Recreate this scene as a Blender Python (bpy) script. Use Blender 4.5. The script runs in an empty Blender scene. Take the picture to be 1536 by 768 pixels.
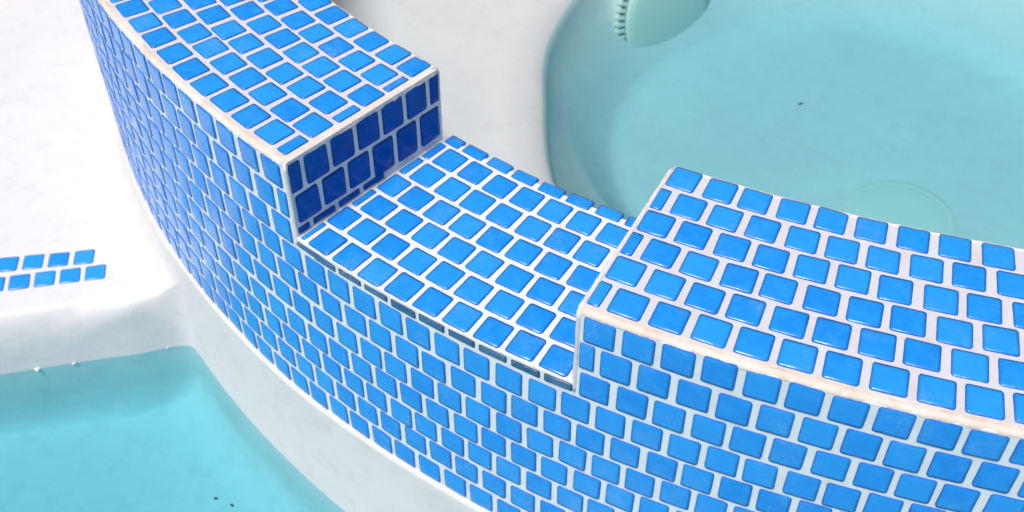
import bpy, bmesh, math, random
import numpy as np
from mathutils import Matrix, Vector

random.seed(7)
scene = bpy.context.scene
col = scene.collection
P = 0.027                       # one tile pitch in metres; everything below is laid out in pitches

# ------------------------------------------------------------------ camera
CAM = Vector((6.3134, -17.1998, 19.7749))
CROT = Matrix(((0.89142949, -0.31784254, 0.32300091),
               (0.45315257, 0.62131108, -0.63923806),
               (0.002493, 0.71620434, 0.69788618)))
FPX = 1688.48
cd = bpy.data.cameras.new('camera')
cam = bpy.data.objects.new('camera', cd)
col.objects.link(cam)
cam.matrix_world = Matrix.Translation(CAM * P) @ CROT.to_4x4()
cd.sensor_width = 36.0
cd.lens = 36.0 * FPX / 1536.0
cd.clip_start = 0.02
cd.clip_end = 500.0
cd.dof.use_dof = True
cd.dof.focus_distance = 27.5 * P
cd.dof.aperture_fstop = 13.0
scene.camera = cam

# ------------------------------------------------------------------ light
SUN = Vector((-0.13, -0.45, 0.88)).normalized()
el = math.asin(SUN.z)
world = bpy.data.worlds.new('World')
scene.world = world
world.use_nodes = True
wn = world.node_tree
bg = wn.nodes['Background']
sky = wn.nodes.new('ShaderNodeTexSky')
sky.sky_type = 'NISHITA'
sky.sun_disc = False
sky.sun_elevation = el
sky.sun_rotation = math.atan2(SUN.x, SUN.y)
sky.air_density = 1.0
sky.dust_density = 6.0
sky.ozone_density = 0.6
wn.links.new(sky.outputs[0], bg.inputs[0])
bg.inputs[1].default_value = 0.075
sd = bpy.data.lights.new('sun', 'SUN')
sd.energy = 2.75
sd.angle = math.radians(12)
sd.color = (1.0, 0.97, 0.93)
so = bpy.data.objects.new('sun', sd)
col.objects.link(so)
so.rotation_euler = SUN.to_track_quat('Z', 'Y').to_euler()
so.location = SUN * 5
scene.view_settings.view_transform = 'Standard'
scene.view_settings.look = 'None'
scene.view_settings.gamma = 1.0
scene.view_settings.exposure = -0.03
scene.render.engine = 'CYCLES'

# ------------------------------------------------------------------ helpers
def tag(o, label=None, cat=None, group=None, kind=None):
    if label: o['label'] = label
    if cat: o['category'] = cat
    if group: o['group'] = group
    if kind: o['kind'] = kind
    return o

def mesh_obj(name, verts, faces, mat, parent=None, smooth=False):
    me = bpy.data.meshes.new(name)
    me.from_pydata([tuple(Vector(v) * P) for v in verts], [], faces)
    me.materials.append(mat)
    if smooth:
        me.polygons.foreach_set('use_smooth', [True] * len(me.polygons))
    me.update()
    o = bpy.data.objects.new(name, me)
    col.objects.link(o)
    o.parent = parent
    return o

# plan curve of the spa wall's outer face, by arc length s (pitches); w runs inward from that face
K0, K1, K2, K3 = 0.0241007555, -0.000428518, -0.0000528053, -1.54111e-6
_ss = np.linspace(-60, 60, 24001)
_k = K0 + K1 * _ss + K2 * _ss ** 2 + K3 * _ss ** 3
_k = np.where(_ss < -28, K0 + K1 * -28 + K2 * 784 + K3 * -21952 + 0.0004 * (-28 - _ss), _k)
_k = np.where(_ss > 10, K0 + K1 * 10 + K2 * 100 + K3 * 1000, _k)
_h = _ss[1] - _ss[0]
_i0 = 12000
def _cum(a):
    c = np.concatenate([[0], np.cumsum((a[1:] + a[:-1]) / 2 * _h)])
    return c - c[_i0]
_th = _cum(_k); _cx = _cum(np.cos(_th)); _cy = _cum(np.sin(_th))
def crv(s):
    return float(np.interp(s, _ss, _cx)), float(np.interp(s, _ss, _cy)), float(np.interp(s, _ss, _th))
def wp(s, w, z):
    x, y, t = crv(s)
    return Vector((x - math.sin(t) * w, y + math.cos(t) * w, z))
def pix(v):
    q = CROT.transposed() @ (Vector(v) - CAM)
    return 768 + FPX * q.x / -q.z, 384 - FPX * q.y / -q.z
def unpix(px, py, z):
    d = CROT @ Vector(((px - 768) / FPX, -(py - 384) / FPX, -1))
    return CAM + d * ((z - CAM.z) / d.z)

# ------------------------------------------------------------------ materials
def new_mat(name):
    m = bpy.data.materials.new(name)
    m.use_nodes = True
    return m, m.node_tree, m.node_tree.nodes['Principled BSDF']
def N(nt, typ, **kw):
    n = nt.nodes.new(typ)
    for k, v in kw.items():
        if k in n.inputs.keys() if isinstance(k, str) else False:
            n.inputs[k].default_value = v
        else:
            setattr(n, k, v)
    return n
def noise(nt, scale, detail=4, rough=0.55, vec=None):
    n = nt.nodes.new('ShaderNodeTexNoise')
    n.inputs['Scale'].default_value = scale
    n.inputs['Detail'].default_value = detail
    n.inputs['Roughness'].default_value = rough
    nt.links.new(vec, n.inputs['Vector'])
    return n.outputs['Fac']
def ramp(nt, fac, a, b, ca=(0, 0, 0, 1), cb=(1, 1, 1, 1)):
    r = nt.nodes.new('ShaderNodeValToRGB')
    r.color_ramp.elements[0].position = a; r.color_ramp.elements[0].color = ca
    r.color_ramp.elements[1].position = b; r.color_ramp.elements[1].color = cb
    nt.links.new(fac, r.inputs[0])
    return r.outputs[0]
def mix(nt, fac, a, b, mode='MIX'):
    m = nt.nodes.new('ShaderNodeMix'); m.data_type = 'RGBA'; m.blend_type = mode
    for i, v in ((0, fac), (6, a), (7, b)):
        if isinstance(v, (int, float)): m.inputs[i].default_value = v
        elif isinstance(v, tuple): m.inputs[i].default_value = v
        else: nt.links.new(v, m.inputs[i])
    return m.outputs[2]
def math_n(nt, op, a, b):
    m = nt.nodes.new('ShaderNodeMath'); m.operation = op
    for i, v in ((0, a), (1, b)):
        if isinstance(v, (int, float)): m.inputs[i].default_value = v
        else: nt.links.new(v, m.inputs[i])
    return m.outputs[0]
def bump(nt, h, strength, dist, bsdf):
    b = nt.nodes.new('ShaderNodeBump')
    b.inputs['Strength'].default_value = strength
    b.inputs['Distance'].default_value = dist
    nt.links.new(h, b.inputs['Height'])
    nt.links.new(b.outputs[0], bsdf.inputs['Normal'])

def tile_mat(name, joined, tone_a=(0.012, 0.265, 0.85, 1), tone_b=(0.026, 0.345, 0.94, 1), tone_c=(0.026, 0.37, 0.96, 1), tone_r=(0.007, 0.12, 0.52, 1), haze=0.26, spec=0.5):
    m, nt, b = new_mat(name)
    pos = nt.nodes.new('ShaderNodeNewGeometry').outputs['Position']
    if joined:
        a = nt.nodes.new('ShaderNodeAttribute'); a.attribute_name = 'tone'; rnd = a.outputs['Fac']
    else:
        rnd = nt.nodes.new('ShaderNodeObjectInfo').outputs['Random']
    r = nt.nodes.new('ShaderNodeAttribute'); r.attribute_name = 'rim'; rim = r.outputs['Fac']
    c = ramp(nt, rnd, 0.0, 1.0, tone_a, tone_b)
    # mottled glaze
    n1 = noise(nt, 95, 3, 0.5, pos)
    c = mix(nt, math_n(nt, 'MULTIPLY', ramp(nt, n1, 0.4, 0.8), 0.7), c, tone_c)
    # the glaze runs thin and darker at the tile's own rim
    n2 = noise(nt, 240, 2, 0.5, pos)
    rr = math_n(nt, 'MULTIPLY', math_n(nt, 'POWER', rim, 2.2), math_n(nt, 'ADD', 0.35, n2))
    c = mix(nt, rr, c, tone_r)
    # dried grout haze and hard-water film, in patches and fine smears
    n3 = noise(nt, 26, 5, 0.65, pos); n4 = noise(nt, 420, 3, 0.7, pos)
    hz = math_n(nt, 'MULTIPLY', ramp(nt, n3, 0.52, 0.78), ramp(nt, n4, 0.42, 0.72))
    c = mix(nt, math_n(nt, 'MULTIPLY', hz, haze), c, (0.62, 0.72, 0.8, 1))
    nt.links.new(c, b.inputs['Base Color'])
    rg = math_n(nt, 'ADD', math_n(nt, 'ADD', math_n(nt, 'MULTIPLY', hz, 0.35), math_n(nt, 'MULTIPLY', math_n(nt, 'POWER', rim, 6.0), 0.45)), math_n(nt, 'ADD', 0.10, math_n(nt, 'MULTIPLY', n1, 0.16)))
    nt.links.new(rg, b.inputs['Roughness'])
    b.inputs['Specular IOR Level'].default_value = spec
    n5 = noise(nt, 130, 3, 0.5, pos)
    bump(nt, n5, 0.35, 0.0008, b)
    return m
M_TILE = tile_mat('tile_glaze', False)
M_TILEJ = tile_mat('tile_glaze_field', True)
M_TILED = tile_mat('dark_blue_glaze', False, (0.001, 0.07, 0.38, 1), (0.002, 0.10, 0.46, 1), (0.002, 0.11, 0.5, 1), (0.001, 0.03, 0.18, 1), haze=0.04, spec=0.10)  # darker blue than the other tiles, used on the notch ends
M_LIPSHADE = tile_mat('lip_shade_glaze', False, (0.02, 0.10, 0.25, 1), (0.05, 0.16, 0.34, 1), (0.06, 0.18, 0.36, 1), (0.015, 0.05, 0.13, 1), haze=0.5)  # blue tile with the shade under the spillway lip put into its colour

def grout_mat(name, ca, cb, cs, stain):
    m, nt, b = new_mat(name)
    pos = nt.nodes.new('ShaderNodeNewGeometry').outputs['Position']
    c = mix(nt, ramp(nt, noise(nt, 18, 5, 0.6, pos), 0.35, 0.65), ca, cb)
    c = mix(nt, math_n(nt, 'MULTIPLY', ramp(nt, noise(nt, 45, 6, 0.7, pos), 0.5, 0.72), stain), c, cs)
    n = noise(nt, 700, 4, 0.7, pos)
    c = mix(nt, 0.10, c, ramp(nt, n, 0.3, 0.7, (0.35, 0.35, 0.36, 1), (1, 1, 1, 1)), 'MULTIPLY')
    nt.links.new(c, b.inputs['Base Color'])
    b.inputs['Roughness'].default_value = 0.75
    bump(nt, math_n(nt, 'ADD', n, noise(nt, 160, 3, 0.6, pos)), 0.3, 0.0009, b)
    return m
M_GROUT = grout_mat('grout', (0.84, 0.91, 0.95, 1), (0.83, 0.87, 0.92, 1), (0.62, 0.58, 0.56, 1), 0.35)
M_GROUTC = grout_mat('coping_grout', (0.68, 0.72, 0.81, 1), (0.71, 0.69, 0.75, 1), (0.64, 0.53, 0.47, 1), 0.5)
M_EDGE = grout_mat('edge_grout', (0.78, 0.67, 0.60, 1), (0.83, 0.79, 0.76, 1), (0.62, 0.47, 0.37, 1), 0.6)
M_EDGEW = grout_mat('edge_grout_pale', (0.80, 0.82, 0.86, 1), (0.78, 0.74, 0.72, 1), (0.60, 0.48, 0.40, 1), 0.4)

def plaster_mat(name, ca, cb, spots=0.10):
    m, nt, b = new_mat(name)
    pos = nt.nodes.new('ShaderNodeNewGeometry').outputs['Position']
    c = mix(nt, ramp(nt, noise(nt, 5.5, 6, 0.6, pos), 0.3, 0.7), ca, cb)
    c = mix(nt, math_n(nt, 'MULTIPLY', ramp(nt, noise(nt, 38, 6, 0.7, pos), 0.5, 0.8), spots), c, (0.50, 0.50, 0.50, 1))
    nt.links.new(c, b.inputs['Base Color'])
    b.inputs['Roughness'].default_value = 0.6
    b.inputs['Specular IOR Level'].default_value = 0.3
    h = math_n(nt, 'ADD', noise(nt, 14, 4, 0.5, pos), math_n(nt, 'MULTIPLY', noise(nt, 320, 4, 0.6, pos), 0.15))
    bump(nt, h, 0.35, 0.006, b)
    return m
M_PLASTER = plaster_mat('white_plaster', (0.78, 0.77, 0.775, 1), (0.73, 0.73, 0.745, 1), 0.4)
M_SPA = plaster_mat('spa_plaster', (0.66, 0.69, 0.70, 1), (0.60, 0.63, 0.65, 1), 0.4)

def water_mat(name, color, density, ripple, seed, film):
    m = bpy.data.materials.new(name); m.use_nodes = True
    nt = m.node_tree; nt.nodes.clear()
    out = nt.nodes.new('ShaderNodeOutputMaterial')
    fr = nt.nodes.new('ShaderNodeFresnel'); fr.inputs['IOR'].default_value = 1.33
    tr = nt.nodes.new('ShaderNodeBsdfTransparent'); tr.inputs['Color'].default_value = film
    gl = nt.nodes.new('ShaderNodeBsdfGlossy'); gl.inputs['Roughness'].default_value = 0.03
    mx = nt.nodes.new('ShaderNodeMixShader')
    pos = nt.nodes.new('ShaderNodeNewGeometry').outputs['Position']
    bp = nt.nodes.new('ShaderNodeBump')
    bp.inputs['Strength'].default_value = ripple; bp.inputs['Distance'].default_value = 0.01
    nt.links.new(noise(nt, 9 + seed, 3, 0.5, pos), bp.inputs['Height'])
    nt.links.new(bp.outputs[0], fr.inputs['Normal']); nt.links.new(bp.outputs[0], gl.inputs['Normal'])
    nt.links.new(fr.outputs[0], mx.inputs[0]); nt.links.new(tr.outputs[0], mx.inputs[1]); nt.links.new(gl.outputs[0], mx.inputs[2])
    nt.links.new(mx.outputs[0], out.inputs['Surface'])
    va = nt.nodes.new('ShaderNodeVolumeAbsorption')
    va.inputs['Color'].default_value = color; va.inputs['Density'].default_value = density
    nt.links.new(va.outputs[0], out.inputs['Volume'])
    return m
M_PWATER = water_mat('pool_water', (0.16, 0.80, 0.885, 1), 5.2, 0.4, 0, (0.70, 0.885, 0.915, 1))
M_SWATER = water_mat('spa_water', (0.46, 0.84, 0.91, 1), 3.6, 0.3, 3, (0.83, 0.96, 0.97, 1))

# ------------------------------------------------------------------ setting: the pool shell
S_L, S_R = -10.15, -0.62        # the two ends of the spillway notch
Z_SPILL = -2.75
W_ALL = 6.12                    # wall thickness
Z_TILE = -10.72                 # bottom of the tile band
Z_STEP = -13.3
Z_PW = -16.2
Z_FLOOR = -19.5
RA = unpix(0, 560, Z_PW); RB = unpix(235, 522, Z_PW)      # the step's riser runs straight between these
RD = (RB - RA).normalized()
def riser_dist(s):
    # distance outward from the wall face, along its normal, to the riser line
    x, y, t = crv(s)
    n = Vector((math.sin(t), -math.cos(t), 0))
    o = Vector((x, y, 0))
    den = n.x * RD.y - n.y * RD.x
    if abs(den) < 1e-4: return 60.0
    d = ((RA.x - o.x) * RD.y - (RA.y - o.y) * RD.x) / den
    return d
def step_depth(s):
    if s > -15: return 0.12
    d = riser_dist(s)
    if s < -30 and (d < 0 or d > 55): d = 55
    d = min(d, 55)
    e = 1.9
    return 0.12 + (d + math.sqrt(d * d + e * e)) / 2 - 0.0

def wob(x, a, b):
    return math.sin(x * a + b) + 0.6 * math.sin(x * a * 2.3 + b * 1.7) + 0.4 * math.sin(x * a * 4.1 + b * 0.6)

svals = [x * 0.5 for x in range(-112, -64)] + [x * 0.1 for x in range(-320, -140)] + [x * 0.4 for x in range(-35, 140)]
rows = []
def band_bottom(s):                          # the lowest course of tiles sags a little along the left of the wall
    return -10.73 - 0.30 * min(1, max(0, (-6 - s) / 6)) + 0.02 * wob(s, 0.3, 11.7)
for s in svals:
    Z_TILE = band_bottom(s)
    D = step_depth(s) + 0.05 * wob(s, 0.7, 1.0) * (1 if s < -20 else 0.4)
    D = max(D, 0.08)
    prof = [(-0.3, Z_TILE + 0.05), (0.09, Z_TILE + 0.02 + 0.03 * wob(s, 1.9, 0.3))]
    rc = min(1.0, D * 0.45)
    zt = Z_STEP
    for k in range(1, 7):                                   # cove where the step meets the wall
        a = k / 6 * math.pi / 2
        prof.append((0.09 + rc * (1 - math.cos(a)) if D > 0.6 else 0.09 + D * 0.02 * k, Z_TILE + (zt - Z_TILE) * math.sin(a)))
    rn = min(2.2, max(0.05, (D - rc) * 0.5))
    d0 = 0.09 + rc; d1 = max(D - rn, d0 + 0.01)
    for k in range(1, 13):                                  # tread
        u = k / 12
        dd = d0 + (d1 - d0) * u
        prof.append((dd, zt + 0.012 * wob(dd + s * 0.5, 0.35, 2.0) * min(1, rn)))
    for k in range(1, 9):                                   # rounded nose
        a = k / 8 * math.pi / 2
        prof.append((d1 + rn * math.sin(a), zt - rn * (1 - math.cos(a))))
    base = d1 + rn
    zc0 = Z_FLOOR + 1.6                                     # riser, then a wide cove down to the floor
    for k in range(1, 5):
        u = k / 4
        prof.append((base + 0.10 * u, zt - rn + (zc0 - zt + rn) * u))
    for k in range(1, 11):
        a = k / 10 * math.pi / 2
        prof.append((base + 0.10 + 2.2 * (1 - math.cos(a)), zc0 - 1.65 * math.sin(a)))
    prof.append((base + 4, Z_FLOOR - 0.35))
    t = min(1, max(0, (D - 0.35) / 2.2)); t = t * t * (3 - 2 * t)
    nt_ = len(prof) - 11                                    # where the wall has no step in front: one plain slope
    for k in range(2, nt_):
        u = (k - 1) / (nt_ - 1)
        q = (0.09 + 0.35 * u, Z_TILE + (zc0 - Z_TILE) * u)
        prof[k] = (q[0] + (prof[k][0] - q[0]) * t, q[1] + (prof[k][1] - q[1]) * t)
    for k in range(nt_, len(prof)):
        prof[k] = (prof[k][0] + (0.44 - 0.10 - base) * (1 - t), prof[k][1])
    x, y, t = crv(s)
    rows.append([Vector((x + math.sin(t) * d, y - math.cos(t) * d, z)) for d, z in prof])
V = [v for r in rows for v in r]
n = len(rows[0])
F = []
for i in range(len(rows) - 1):
    for j in range(n - 1):
        F.append((i * n + j, i * n + j + 1, (i + 1) * n + j + 1, (i + 1) * n + j))
shell = mesh_obj('pool_shell', V, F, M_PLASTER, smooth=True)
tag(shell, 'smooth white plaster pool shell with a wide rounded step beside the curved tiled wall', 'pool', kind='structure')

# pool floor, outer wall and deck, a plain basin that closes the place around the view
V, F = [], []
NS = 96
prof = [(0.01, Z_FLOOR), (60, Z_FLOOR), (138, Z_FLOOR), (143, Z_FLOOR + 1.5), (145, Z_FLOOR + 5), (145, 1.0), (146, 2.0)]
for i in range(NS):
    a = i / NS * 2 * math.pi
    for r, z in prof:
        V.append((r * math.cos(a), r * math.sin(a), z))
n = len(prof)
for i in range(NS):
    for j in range(n - 1):
        F.append((i * n + j, ((i + 1) % NS) * n + j, ((i + 1) % NS) * n + j + 1, i * n + j + 1))
o = mesh_obj('pool_floor', V, F, M_PLASTER, smooth=True)
tag(o, 'white plaster floor and outer wall of the main pool', 'pool floor', kind='structure')
V, F = [], []
for i in range(NS):
    a = i / NS * 2 * math.pi
    for r, z in ((145.5, 2.15), (6000, 2.15)):
        V.append((r * math.cos(a), r * math.sin(a), z))
for i in range(NS):
    F.append((i * 2, ((i + 1) % NS) * 2, ((i + 1) % NS) * 2 + 1, i * 2 + 1))
m, nt, b = new_mat('deck_concrete')
pos = nt.nodes.new('ShaderNodeNewGeometry').outputs['Position']
nt.links.new(mix(nt, noise(nt, 3, 6, 0.6, pos), (0.36, 0.34, 0.32, 1), (0.46, 0.44, 0.42, 1)), b.inputs['Base Color'])
b.inputs['Roughness'].default_value = 0.85
o = mesh_obj('deck', V, F, m)
tag(o, 'pale concrete deck around the pool', 'deck', kind='structure')

# pool water: a closed body of water on the outer side of the wall
ring = []
for k in range(0, 121):
    s = 58 - k * (58 + 19.5) / 120
    ring.append(wp(s, 1.5, Z_PW))
back = Vector((-RD.y, RD.x, 0))
if back.dot(Vector((0, 1, 0))) < 0: back = -back
ring.append(RB + back * 2.0 + RD * 0.0)
far = RA - RD * 90 + back * 2.0
ring.append(far)
a0 = math.atan2(far.y, far.x); a1 = math.atan2(ring[0].y, ring[0].x)
if a0 > 0: a0 -= 2 * math.pi
while a1 < a0: a1 += 2 * math.pi
for k in range(0, 61):
    a = a0 + (a1 - a0) * k / 60
    ring.append(Vector((146 * math.cos(a), 146 * math.sin(a), Z_PW)))
nr = len(ring)
V = [Vector((v.x, v.y, Z_PW)) for v in ring] + [Vector((v.x, v.y, Z_FLOOR - 2)) for v in ring]
F = [tuple(range(nr)), tuple(range(2 * nr - 1, nr - 1, -1))] + [(i, i + nr, (i + 1) % nr + nr, (i + 1) % nr) for i in range(nr)]
o = mesh_obj('pool_water', V, F, M_PWATER)
bm = bmesh.new(); bm.from_mesh(o.data); bmesh.ops.recalc_face_normals(bm, faces=bm.faces); bm.to_mesh(o.data); bm.free()
tag(o, 'still turquoise water in the main pool', 'water', kind='structure')

# ------------------------------------------------------------------ setting: the spa basin
SC = Vector((2.6, 34.0, 0))
Z_SW = -14.0
Z_BENCH = -13.35
# outer limit of the bench by polar angle: inside the wall's thickness on the near side, a circle elsewhere
pa, pr = [], []
for k in range(0, 1001):
    s = -56 + 112 * k / 1000
    q = wp(s, 3.5, 0) - SC
    pa.append(math.atan2(q.y, q.x)); pr.append(math.hypot(q.x, q.y))
pa = np.array(pa); pr = np.array(pr)
def rout(a):
    a = (a + math.pi) % (2 * math.pi) - math.pi
    m = np.abs(((pa - a + math.pi) % (2 * math.pi)) - math.pi)
    i = int(np.argmin(m))
    return float(pr[i]) if m[i] < 0.03 else 36.0
V, F = [], []
NS = 180
for i in range(NS):
    a = i / NS * 2 * math.pi
    bulge = 0.16 * math.sin(a * 5 + 0.4) + 0.10 * math.sin(a * 11 + 1.0)
    dg = math.degrees(a)
    rim = 18.75 + 1.15 * min(1, max(0, (dg - 208) / 22)) ** 1.5 * min(1, max(0, (300 - dg) / 40)) + bulge * 0.5
    prof = [(0.01, -18.85), (6, -18.85), (12.4, -18.8), (13.0, -18.72), (13.4, -18.5), (14.6, -17.6), (15.8, -16.7), (16.9, -15.75)]
    for k in range(0, 9):                     # rounded lip between footwell and bench
        u = k / 8
        prof.append((rim - 0.75 + 2.6 * (1 - math.cos(u * math.pi / 2)) , -14.55 + (Z_BENCH + 14.55) * math.sin(u * math.pi / 2)))
    ro = min(rout(a), 36.0)
    r0 = prof[-1][0]
    for k in range(1, 7):
        prof.append((r0 + (ro - r0) * k / 6, Z_BENCH + 0.12 * k / 6 + 0.03 * math.sin(a * 11 + k)))
    prof.append((ro + 0.05, -9)); 
    prof.append((ro + 0.1, -3.6))
    for r, z in prof:
        f = min(1, max(0, (17.5 - r) / 4))                  # the floor sits a little off centre
        V.append((SC.x - 1.0 * f + r * math.cos(a), SC.y - 1.0 * f + r * math.sin(a), z))
n = len(prof)
for i in range(NS):
    for j in range(n - 1):
        F.append((i * n + j, ((i + 1) % NS) * n + j, ((i + 1) % NS) * n + j + 1, i * n + j + 1))
o = mesh_obj('spa_basin', V, F, M_SPA, smooth=True)
tag(o, 'white plaster spa basin with a dry bench around a round footwell', 'spa', kind='structure')
V, F = [], []
for i in range(96):
    a = i / 96 * 2 * math.pi
    V.append((SC.x + 21.2 * math.cos(a), SC.y + 21.2 * math.sin(a), Z_SW))
for i in range(96):
    a = i / 96 * 2 * math.pi
    V.append((SC.x + 21.2 * math.cos(a), SC.y + 21.2 * math.sin(a), -19.2))
F = [tuple(range(96)), tuple(range(191, 95, -1))] + [(i, i + 96, (i + 1) % 96 + 96, (i + 1) % 96) for i in range(96)]
o = mesh_obj('spa_water', V, F, M_SWATER)
bm = bmesh.new(); bm.from_mesh(o.data); bmesh.ops.recalc_face_normals(bm, faces=bm.faces); bm.to_mesh(o.data); bm.free()
tag(o, 'shallow clear turquoise water in the round spa footwell', 'water', kind='structure')

# ------------------------------------------------------------------ the tiled spa wall
wall = bpy.data.objects.new('spa_wall', None)
col.objects.link(wall)
wall.empty_display_size = 0.1
tag(wall, 'curved spa wall clad in small glossy blue tiles with a notched spillway', 'wall')

SW = []
def sweep(parts_s, prof, V, F, cap0=False, cap1=False, jit=0.0):
    b0 = len(V); n = len(prof)
    for i, s in enumerate(parts_s):
        for (w, z) in prof:
            SW.append((s, w))
            V.append(wp(s, w, z) + Vector((random.uniform(-jit, jit), random.uniform(-jit, jit), random.uniform(-jit, jit))))
    for i in range(len(parts_s) - 1):
        for j in range(n - 1):
            a = b0 + i * n + j
            F.append((a, a + n, a + n + 1, a + 1))
    if cap0: F.append(tuple(b0 + j for j in range(n)))
    if cap1: F.append(tuple(b0 + (len(parts_s) - 1) * n + j for j in range(n - 1, -1, -1)))
def srange(a, b, st=0.25):
    k = max(1, int(round((b - a) / st)))
    return [a + (b - a) * i / k for i in range(k + 1)]
def box_prof(w0, w1, zt, r=0.13):
    pr_ = [(0.0 if w0 < 0 else w0, -15.0)]
    if w0 < 0: pr_ += [(0.0, zt - 0.16), (w0, zt - 0.13)]
    pr_ += [(w0, zt - r), (w0 + r * 0.3, zt - r * 0.3), (w0 + r, zt), (w0 + 0.26, zt)]
    pr_ += [(w0 + (w1 - w0) * k / 6, zt) for k in range(1, 6)]
    pr_ += [(w1 - r, zt), (w1 - r * 0.3, zt - r * 0.3), (w1, zt - r), (w1, -15.0)]
    return pr_
V, F = [], []
sweep(srange(-56, S_L - 0.3) + [S_L - 0.24, S_L], box_prof(0, W_ALL, 0), V, F, cap1=True, jit=0.006)
sweep(srange(S_L - 0.02, S_R + 0.02), box_prof(0.0, W_ALL + 0.2, Z_SPILL, 0.05), V, F, jit=0.006)
sweep(srange(S_R, 58), box_prof(0, W_ALL, 0), V, F, cap0=True, jit=0.006)
gb = mesh_obj('grout_bed', V, F, M_GROUT, wall)
gb.data.materials.append(M_GROUTC); gb.data.materials.append(M_EDGE)
for p_ in gb.data.polygons:
    if p_.center.z > -0.05 * P and abs(p_.normal.z) > 0.3:
        p_.material_index = 1
        sm = sum(SW[i][0] for i in p_.vertices) / 4; wm = sum(SW[i][1] for i in p_.vertices) / 4
        if wm < 0.24 or S_L - 0.26 < sm < S_L: p_.material_index = 2

# worn, sandy grout beads along the raised edges
def bead(name, pts, rad, mat):
    V, F = [], []
    K = 8
    for i, p in enumerate(pts):
        t = (pts[min(i + 1, len(pts) - 1)] - pts[max(i - 1, 0)]).normalized()
        u = t.cross(Vector((0, 0, 1)))
        if u.length < 0.2: u = t.cross(Vector((1, 0, 0)))
        u.normalize(); v = u.cross(t)
        for k in range(K):
            a = 2 * math.pi * k / K
            rr = rad * (1 + random.uniform(-0.16, 0.16))
            V.append(p + u * math.cos(a) * rr + v * math.sin(a) * rr)
    for i in range(len(pts) - 1):
        for k in range(K):
            F.append((i * K + k, i * K + (k + 1) % K, (i + 1) * K + (k + 1) % K, (i + 1) * K + k))
    F.append(tuple(range(K - 1, -1, -1))); F.append(tuple((len(pts) - 1) * K + k for k in range(K)))
    return mesh_obj(name, V, F, mat, wall, smooth=True)
g = 0.13
bead('edge_grout', [wp(s, g, -g) for s in srange(-50, S_L - 0.08, 0.2)], 0.14, M_EDGE)
bead('edge_grout', [wp(s, g, -g) for s in srange(S_R + 0.08, 40, 0.2)], 0.14, M_EDGE)
bead('edge_grout', [wp(S_L - g, w, -g) for w in srange(0.1, W_ALL - 0.1, 0.2)], 0.14, M_EDGE)
bead('edge_grout', [wp(S_R + 0.05, w, -0.06) for w in srange(0.1, W_ALL - 0.1, 0.2)], 0.085, M_EDGEW)
bead('edge_grout', [wp(S_L - 0.06, 0.06, z) for z in srange(Z_SPILL - 0.35, -0.1, 0.2)], 0.08, M_EDGEW)
bead('edge_grout', [wp(S_R + 0.05, 0.05, z) for z in srange(Z_SPILL - 0.35, -0.1, 0.2)], 0.08, M_EDGEW)
bead('edge_grout', [wp(s, W_ALL - 0.05, -0.055) for s in srange(-50, S_L - 0.1, 0.25)], 0.075, M_EDGEW)
bead('edge_grout', [wp(s, W_ALL - 0.05, -0.055) for s in srange(S_R + 0.1, 40, 0.25)], 0.075, M_EDGEW)

# ---- tiles -------------------------------------------------------------
def tile_mesh(name, mat, var):
    """unit tile (1 x 1 pitch footprint), rounded corners, domed shoulder; 42 triangles"""
    rnd = random.Random(var)
    h = 0.5
    def ringv(ins, z, r, n):
        out = []
        for cx_, cy_, a0 in ((1, 1, 0), (-1, 1, 90), (-1, -1, 180), (1, -1, 270)):
            for k in range(n):
                a = math.radians(a0 + (90 * k / (n - 1) if n > 1 else 45))
                c = h - ins - r
                out.append((cx_ * c + r * math.cos(a) + rnd.uniform(-.008, .008), cy_ * c + r * math.sin(a) + rnd.uniform(-.008, .008), z))
        return out
    v = ringv(0.0, -0.03, 0.095, 3) + ringv(0.014, 0.028, 0.09, 3) + ringv(0.13, 0.036, 0.0, 1)
    f = []
    for k in range(12):
        f.append((k, (k + 1) % 12, 12 + (k + 1) % 12, 12 + k))
    for q in range(4):
        a, b_, c = 12 + q * 3, 12 + q * 3 + 1, 12 + q * 3 + 2
        d = 12 + ((q + 1) * 3) % 12
        f += [(a, b_, 24 + q), (b_, c, 24 + q), (c, d, 24 + (q + 1) % 4, 24 + q)]
    f.append((24, 25, 26, 27))
    me = bpy.data.meshes.new(name)
    me.from_pydata([(x * P, y * P, z * P) for x, y, z in v], [], f)
    me.materials.append(mat)
    at = me.attributes.new('rim', 'FLOAT', 'POINT')
    at.data.foreach_set('value', [1.0] * 24 + [0.0] * 4)
    me.polygons.foreach_set('use_smooth', [False] * 12 + [True] * (len(f) - 12))
    me.update()
    return me, v, f
TILES = [tile_mesh('tile', M_TILE, k) for k in range(4)]
LIP_SHADED = [tile_mesh('lip_shaded_tile', M_LIPSHADE, k) for k in range(4)]
DARK_BLUE = [tile_mesh('dark_blue_tile', M_TILED, k) for k in range(4)]

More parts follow.
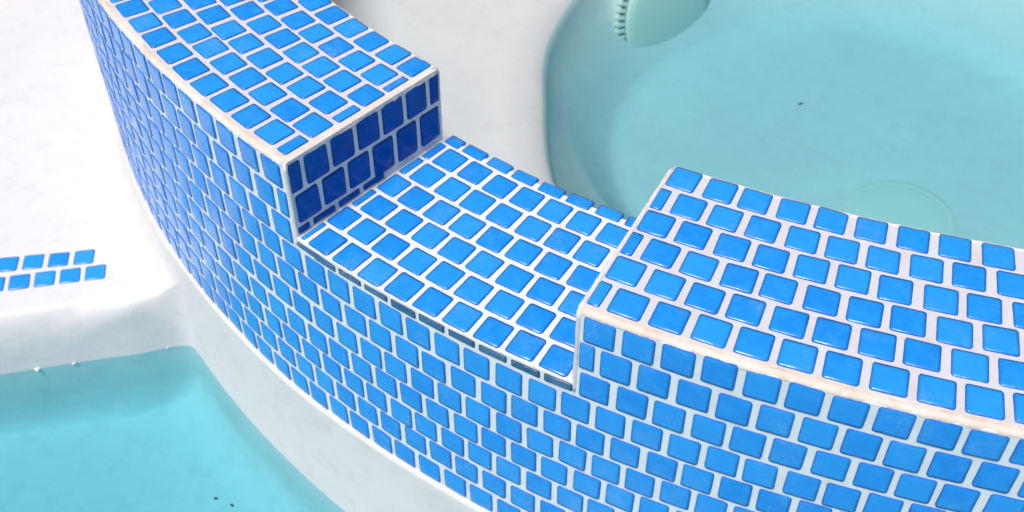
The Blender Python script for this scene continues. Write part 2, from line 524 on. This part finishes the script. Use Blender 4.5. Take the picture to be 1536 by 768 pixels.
def frame(o, x, nrm):
    nrm = nrm.normalized(); x = (x - nrm * x.dot(nrm)).normalized(); y = nrm.cross(x)
    m = Matrix((x, y, nrm)).transposed().to_4x4()
    m.translation = o
    return m
def jitter(m, a=0.012):
    r = Matrix.Rotation(random.gauss(0, a), 4, 'X') @ Matrix.Rotation(random.gauss(0, a), 4, 'Y') @ Matrix.Rotation(random.gauss(0, 0.009), 4, 'Z')
    return m @ r
field = []
def place(name, m, sx, sy, parent, meshes=None):
    me = random.choice(meshes or TILES)[0]
    o = bpy.data.objects.new(name, me)
    col.objects.link(o)
    mm = m.copy(); mm.translation = m.translation * P
    o.parent = parent
    o.matrix_world = mm @ Matrix.Diagonal((sx, sy, 1, 1))
    return o
def joined(name, items, parent, label=None):
    V, F, T, R = [], [], [], []
    for m, sx, sy in items:
        _, v, f = random.choice(TILES)
        b0 = len(V); t = random.random()
        for i, (x, y, z) in enumerate(v):
            V.append(m @ Vector((x * sx, y * sy, z))); T.append(t); R.append(1.0 if i < 24 else 0.0)
        F += [tuple(b0 + i for i in q) for q in f]
    o = mesh_obj(name, V, F, M_TILEJ, parent)
    for nm, d in (('tone', T), ('rim', R)):
        o.data.attributes.new(nm, 'FLOAT', 'POINT').data.foreach_set('value', d)
    o['kind'] = 'stuff'
    return o
def inframe(m, pad=25):
    x, y = pix(m.translation)
    return -pad < x < 1536 + pad and -pad < y < 768 + pad

def clip_tiles(centre_width, lo, hi, minw=0.16, gap=0.05):
    """cut a run of tiles (centre, width) to the span lo..hi; slivers are dropped"""
    out = []
    for c, w in centre_width:
        a, b_ = max(c - w / 2, lo + gap), min(c + w / 2, hi - gap)
        if b_ - a >= minw: out.append(((a + b_) / 2, b_ - a))
    return out

PZ = 1.0655
face = []
strip = []
def face_tile(s, zc, sx, sy):
    x, y, t = crv(s)
    nrm = Vector((math.sin(t), -math.cos(t), 0))
    m = frame(wp(s, 0.0, zc), Vector((math.cos(t), math.sin(t), 0)), nrm)
    m.translation += Vector((math.cos(t), math.sin(t), 0)) * random.gauss(0, 0.012) + Vector((0, 0, random.gauss(0, 0.012)))
    face.append((jitter(m), sx, sy))
def face_dz(s, r):
    u = min(1, max(0, (-6 - s) / 6))
    return -0.28 * u * max(0, (r - 4) / 5) + 0.02 * wob(s, 0.3, r * 1.3)
for r in range(10):
    off = 0.5 if r % 2 else 0.0
    h0 = 0.90 if r == 0 else 0.955
    run = [(k + off + 0.2 * min(1, max(0, (k + 15) / 4)) * (1 if (r < 3 and k < -9) else 0), 0.84) for k in range(-52, 40)]
    zc = -((0.055 if r == 0 else 0.02) + PZ * (r + 0.5))
    if r < 2:
        for c, w in clip_tiles(run, -60, S_L, gap=0.16): face_tile(c, zc + face_dz(c, r), w, h0)
        for c, w in clip_tiles(run, S_R, 60, gap=0.12): face_tile(c, zc + face_dz(c, r), w, h0)
    elif r == 2:
        for c, w in clip_tiles(run, -60, S_L, gap=0.14): face_tile(c, zc + face_dz(c, r), w, 0.955)
        for c, w in clip_tiles(run, S_R, 60, gap=0.10): face_tile(c, zc + face_dz(c, r), w, 0.955)
        z0, z1 = Z_SPILL - 0.07, -(0.02 + PZ * 3) + 0.06
        for c, w in clip_tiles(run, S_L - 0.1, S_R + 0.1, gap=0.1): strip.append((c, (z0 + z1) / 2, w * 1.04, z0 - z1))
    else:
        for c, w in run:
            if -50 < c < 38: face_tile(c, zc + face_dz(c, r), w, 0.955)
def size_px(m):
    d = m.translation - CAM
    return abs(m.col[2].to_3d().dot(d.normalized())) / d.length_squared
for c, zc, sx, sy in strip:                  # cut slivers under the spillway lip, its shade painted into their colour
    face_tile(c, zc, sx, sy)
    t = face.pop()
    place('lip_tile', t[0], t[1], t[2] * random.uniform(0.55, 0.85), wall, LIP_SHADED)['label'] = 'thin cut tile under the spillway lip with shade painted into its colour'
vis = [t for t in face if inframe(t[0], 10)]
vis.sort(key=lambda t: -size_px(t[0]) * t[1] * t[2])
single = vis[:300]
ids = set(id(t) for t in single)
for t in single: place('face_tile', t[0], t[1], t[2], wall)
joined('face_tile_field', [t for t in face if id(t) not in ids], wall)

UP = Vector((0, 0, 1))
rest = []
def top_tile(name, s, w, z, sx, sy):
    x, y, t = crv(s)
    tx = Vector((math.cos(t), math.sin(t), 0))
    m = frame(wp(s, w, z), tx, UP)
    m.translation += Vector((random.gauss(0, 0.012), random.gauss(0, 0.012), 0))
    m = jitter(m)
    if inframe(m): place(name, m, sx, sy, wall)
    else: rest.append((m, sx, sy))
# raised tops: six courses, the tiles of the inner courses as wide as the outer ones
EW, PW = 0.22, 0.985
for k in range(6):
    wc = EW + PW * (k + 0.5)
    f = lambda a, b_: a + (b_ - a) * k / 5
    q = f(1.0465, 1.151); phys = q * (1 - wc * 0.026)
    wdt = q * (phys - 0.165) / phys
    st = S_R + 0.02
    run = [(st + q * (j + (0.5 if k % 2 else 0.0)), wdt) for j in range(0, 36)]
    for c, w in clip_tiles(run, S_R, 60, gap=0.12): top_tile('coping_tile', c, wc, 0, w * (1 - wc * 0.026), 0.875)
    q = f(1.094, 1.18); phys = q * (1 - wc * 0.026); wdt = q * (phys - 0.165) / phys
    st = f(-10.37, -10.20)
    run = [(st - q * (j + (0.5 if k % 2 else 0.0)), wdt) for j in range(0, 34)]
    for c, w in clip_tiles(run, -60, S_L, gap=0.26): top_tile('coping_tile', c, wc, 0, w * (1 - wc * 0.026), 0.875)
# spillway bed: six courses and a course of cut tiles along the inner edge
for k in range(7):
    wc = -0.03 + 1.006 * (k + 0.5) if k < 6 else -0.03 + 1.006 * 6 + 0.26
    u = min(1, k / 5)
    q = 1.01 + (1.1556 - 1.01) * u
    phys = q * (1 - wc * 0.026); wdt = q * (phys - 0.14) / phys
    c0 = -9.3255 + (-9.0749 + 9.3255) * u
    c0 += 0.0 if k % 2 == 0 else 0.0
    if k == 6: c0 = -9.8423; q = 1.1748
    else: c0 = {0: -9.3255, 1: -9.80, 2: -9.22, 3: -9.72, 4: -9.10, 5: -9.0749 - 0.0}[k] if k in (0, 5) else c0 + (-0.5 * q if k % 2 == 1 else 0.0)
    if k == 5: c0 = -9.0749
    run = [(c0 + q * j, wdt) for j in range(-2, 12)]
    for c, w in clip_tiles(run, S_L, S_R, minw=0.13, gap=0.09):
        top_tile('spillway_tile', c, wc, Z_SPILL, w * (1 - wc * 0.026), 0.885 if k < 6 else 0.44)
# end faces of the notch: two courses and a course of slivers
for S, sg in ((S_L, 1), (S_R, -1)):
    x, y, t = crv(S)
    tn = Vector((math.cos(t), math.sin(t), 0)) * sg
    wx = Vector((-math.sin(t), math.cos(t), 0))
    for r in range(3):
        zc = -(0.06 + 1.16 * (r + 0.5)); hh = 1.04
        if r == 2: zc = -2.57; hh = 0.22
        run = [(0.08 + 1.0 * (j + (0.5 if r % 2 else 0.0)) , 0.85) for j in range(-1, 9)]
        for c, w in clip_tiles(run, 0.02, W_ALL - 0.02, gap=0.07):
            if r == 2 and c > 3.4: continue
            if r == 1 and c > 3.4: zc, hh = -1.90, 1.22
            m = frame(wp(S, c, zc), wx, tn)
            place('end_tile', jitter(m, 0.02), w, hh, wall, DARK_BLUE)['label'] = 'dark blue tile on the end face of the notch'
joined('coping_tile_field', rest, wall)

# ------------------------------------------------------------------ the two rows of marker tiles on the step
a, b_ = unpix(50, 393, Z_STEP), unpix(126, 386, Z_STEP)
c_, d_ = unpix(29, 423, Z_STEP), unpix(143, 409, Z_STEP)
for e0, e1, cnt in ((a, b_, 2), (c_, d_, 3)):
    st = (e1 - e0) / cnt
    for j in range(-4, cnt + 1):
        p = e0 + st * j
        m = jitter(frame(p + Vector((0, 0, -0.01)), st, UP))
        o = place('marker_tile', m, 0.84, 0.86, shell)

# ------------------------------------------------------------------ small things
def blob(name, p, rx, ry, rz, mat, seed, label, cat, group=None):
    rnd = random.Random(seed)
    bm = bmesh.new()
    bmesh.ops.create_icosphere(bm, subdivisions=2, radius=1.0)
    for v in bm.verts:
        k = 1 + rnd.uniform(-0.25, 0.25)
        v.co = Vector((v.co.x * rx * k * P, v.co.y * ry * k * P, v.co.z * rz * k * P))
    me = bpy.data.meshes.new(name); bm.to_mesh(me); bm.free()
    me.materials.append(mat)
    o = bpy.data.objects.new(name, me); col.objects.link(o)
    o.location = p * P
    o.rotation_euler = (0, 0, rnd.uniform(0, 3))
    tag(o, label, cat, group)
    return o
m_dark, _, b = new_mat('dark_debris'); b.inputs['Base Color'].default_value = (0.05, 0.045, 0.035, 1); b.inputs['Roughness'].default_value = 0.8
CR = ('largest white crumb floating at the waterline against the step riser', 'small round white crumb floating at the waterline against the step riser',
      'small round white crumb floating at the waterline against the step riser', 'white crumb caught in the rounded corner between the step and the curved wall')
for k, (px, py, sx) in enumerate(((55, 550, 0.26), (92, 546, 0.09), (111, 546, 0.10), (252, 521, 0.08))):
    blob('plaster_crumb', unpix(px, py, Z_PW) + Vector((0, 0, 0.02)), sx, sx * 0.45, 0.06, M_PLASTER, k, CR[k], 'crumb', 'white crumbs along the waterline')
for k, (px, py) in enumerate(((324, 748), (348, 758))):
    blob('debris_speck', unpix(px, py, Z_PW) + Vector((0, 0, 0.02)), 0.09, 0.05, 0.03, m_dark, 20 + k,
         'tiny dark speck floating on the main pool water', 'debris', 'dark specks on the pool water')
blob('debris_speck', unpix(1201, 156, Z_SW) + Vector((0, 0, 0.02)), 0.16, 0.07, 0.03, m_dark, 30,
     'lone dark speck floating on the spa water', 'debris')

# round slotted cover on the sloping footwell wall, under the water
m_cov, nt, b = new_mat('cover_plastic'); b.inputs['Base Color'].default_value = (0.78, 0.80, 0.74, 1); b.inputs['Roughness'].default_value = 0.4
m_slot, nt, b = new_mat('cover_slot'); b.inputs['Base Color'].default_value = (0.24, 0.29, 0.28, 1); b.inputs['Roughness'].default_value = 0.7
cp = unpix(990, 12, -16.6)
nrm = Vector((0.91, -0.38, 0.20)).normalized()
cover = bpy.data.objects.new('drain_cover', None); col.objects.link(cover)
cm = frame(cp, UP.cross(nrm), nrm); cm.translation *= P
cover.matrix_world = cm @ Matrix.Scale(1.3, 4)
tag(cover, 'pale round slotted cover on the sloping wall under the spa water', 'drain cover')
def lathe(name, prof, mat, parent, K=64):
    V, F = [], []
    n = len(prof)
    for i in range(K):
        a = 2 * math.pi * i / K
        for r, z in prof: V.append((r * math.cos(a), r * math.sin(a), z))
    for i in range(K):
        for j in range(n - 1):
            F.append((i * n + j, ((i + 1) % K) * n + j, ((i + 1) % K) * n + j + 1, i * n + j + 1))
    return mesh_obj(name, V, F, mat, parent, smooth=True)
lathe('base_ring', [(1.3, -3.2), (2.6, -0.2), (2.85, 0.0), (2.85, 0.12), (2.78, 0.16), (2.5, 0.16)], m_cov, cover)
lathe('slot_ring', [(2.66, 0.14), (2.67, 0.46)], m_slot, cover)
lathe('dome', [(2.62, 0.10), (2.66, 0.48), (2.6, 0.58), (2.2, 0.66), (1.2, 0.74), (0.01, 0.76)], m_cov, cover)
for k in range(56):
    a = 2 * math.pi * k / 56
    V = []
    for r in (2.55, 2.95):
        for tt in (-0.07, 0.07):
            for z in (0.0, 0.45 if r < 2.8 else 0.30):
                V.append((r * math.cos(a) - tt * math.sin(a), r * math.sin(a) + tt * math.cos(a), z))
    F = [(0, 1, 3, 2), (4, 6, 7, 5), (0, 4, 5, 1), (2, 3, 7, 6), (1, 5, 7, 3), (0, 2, 6, 4)]
    mesh_obj('rib', V, F, m_cov, cover)

# pale round cover let into the footwell floor
fp = unpix(1352, 322, -18.8)
fc = bpy.data.objects.new('floor_drain', None); col.objects.link(fc)
fc.location = Vector((fp.x, fp.y, -18.95)) * P
tag(fc, 'flat pale round drain on the floor of the spa footwell', 'drain')
m_fd, nt, b = new_mat('drain_plastic'); b.inputs['Base Color'].default_value = (0.66, 0.70, 0.66, 1); b.inputs['Roughness'].default_value = 0.6
lathe('rim', [(2.75, -0.2), (2.75, 0.10), (2.73, 0.12), (2.36, 0.13), (2.33, 0.125)], m_fd, fc)
lathe('plate', [(2.34, 0.115), (2.3, 0.128), (1.2, 0.145), (0.01, 0.15)], m_fd, fc)
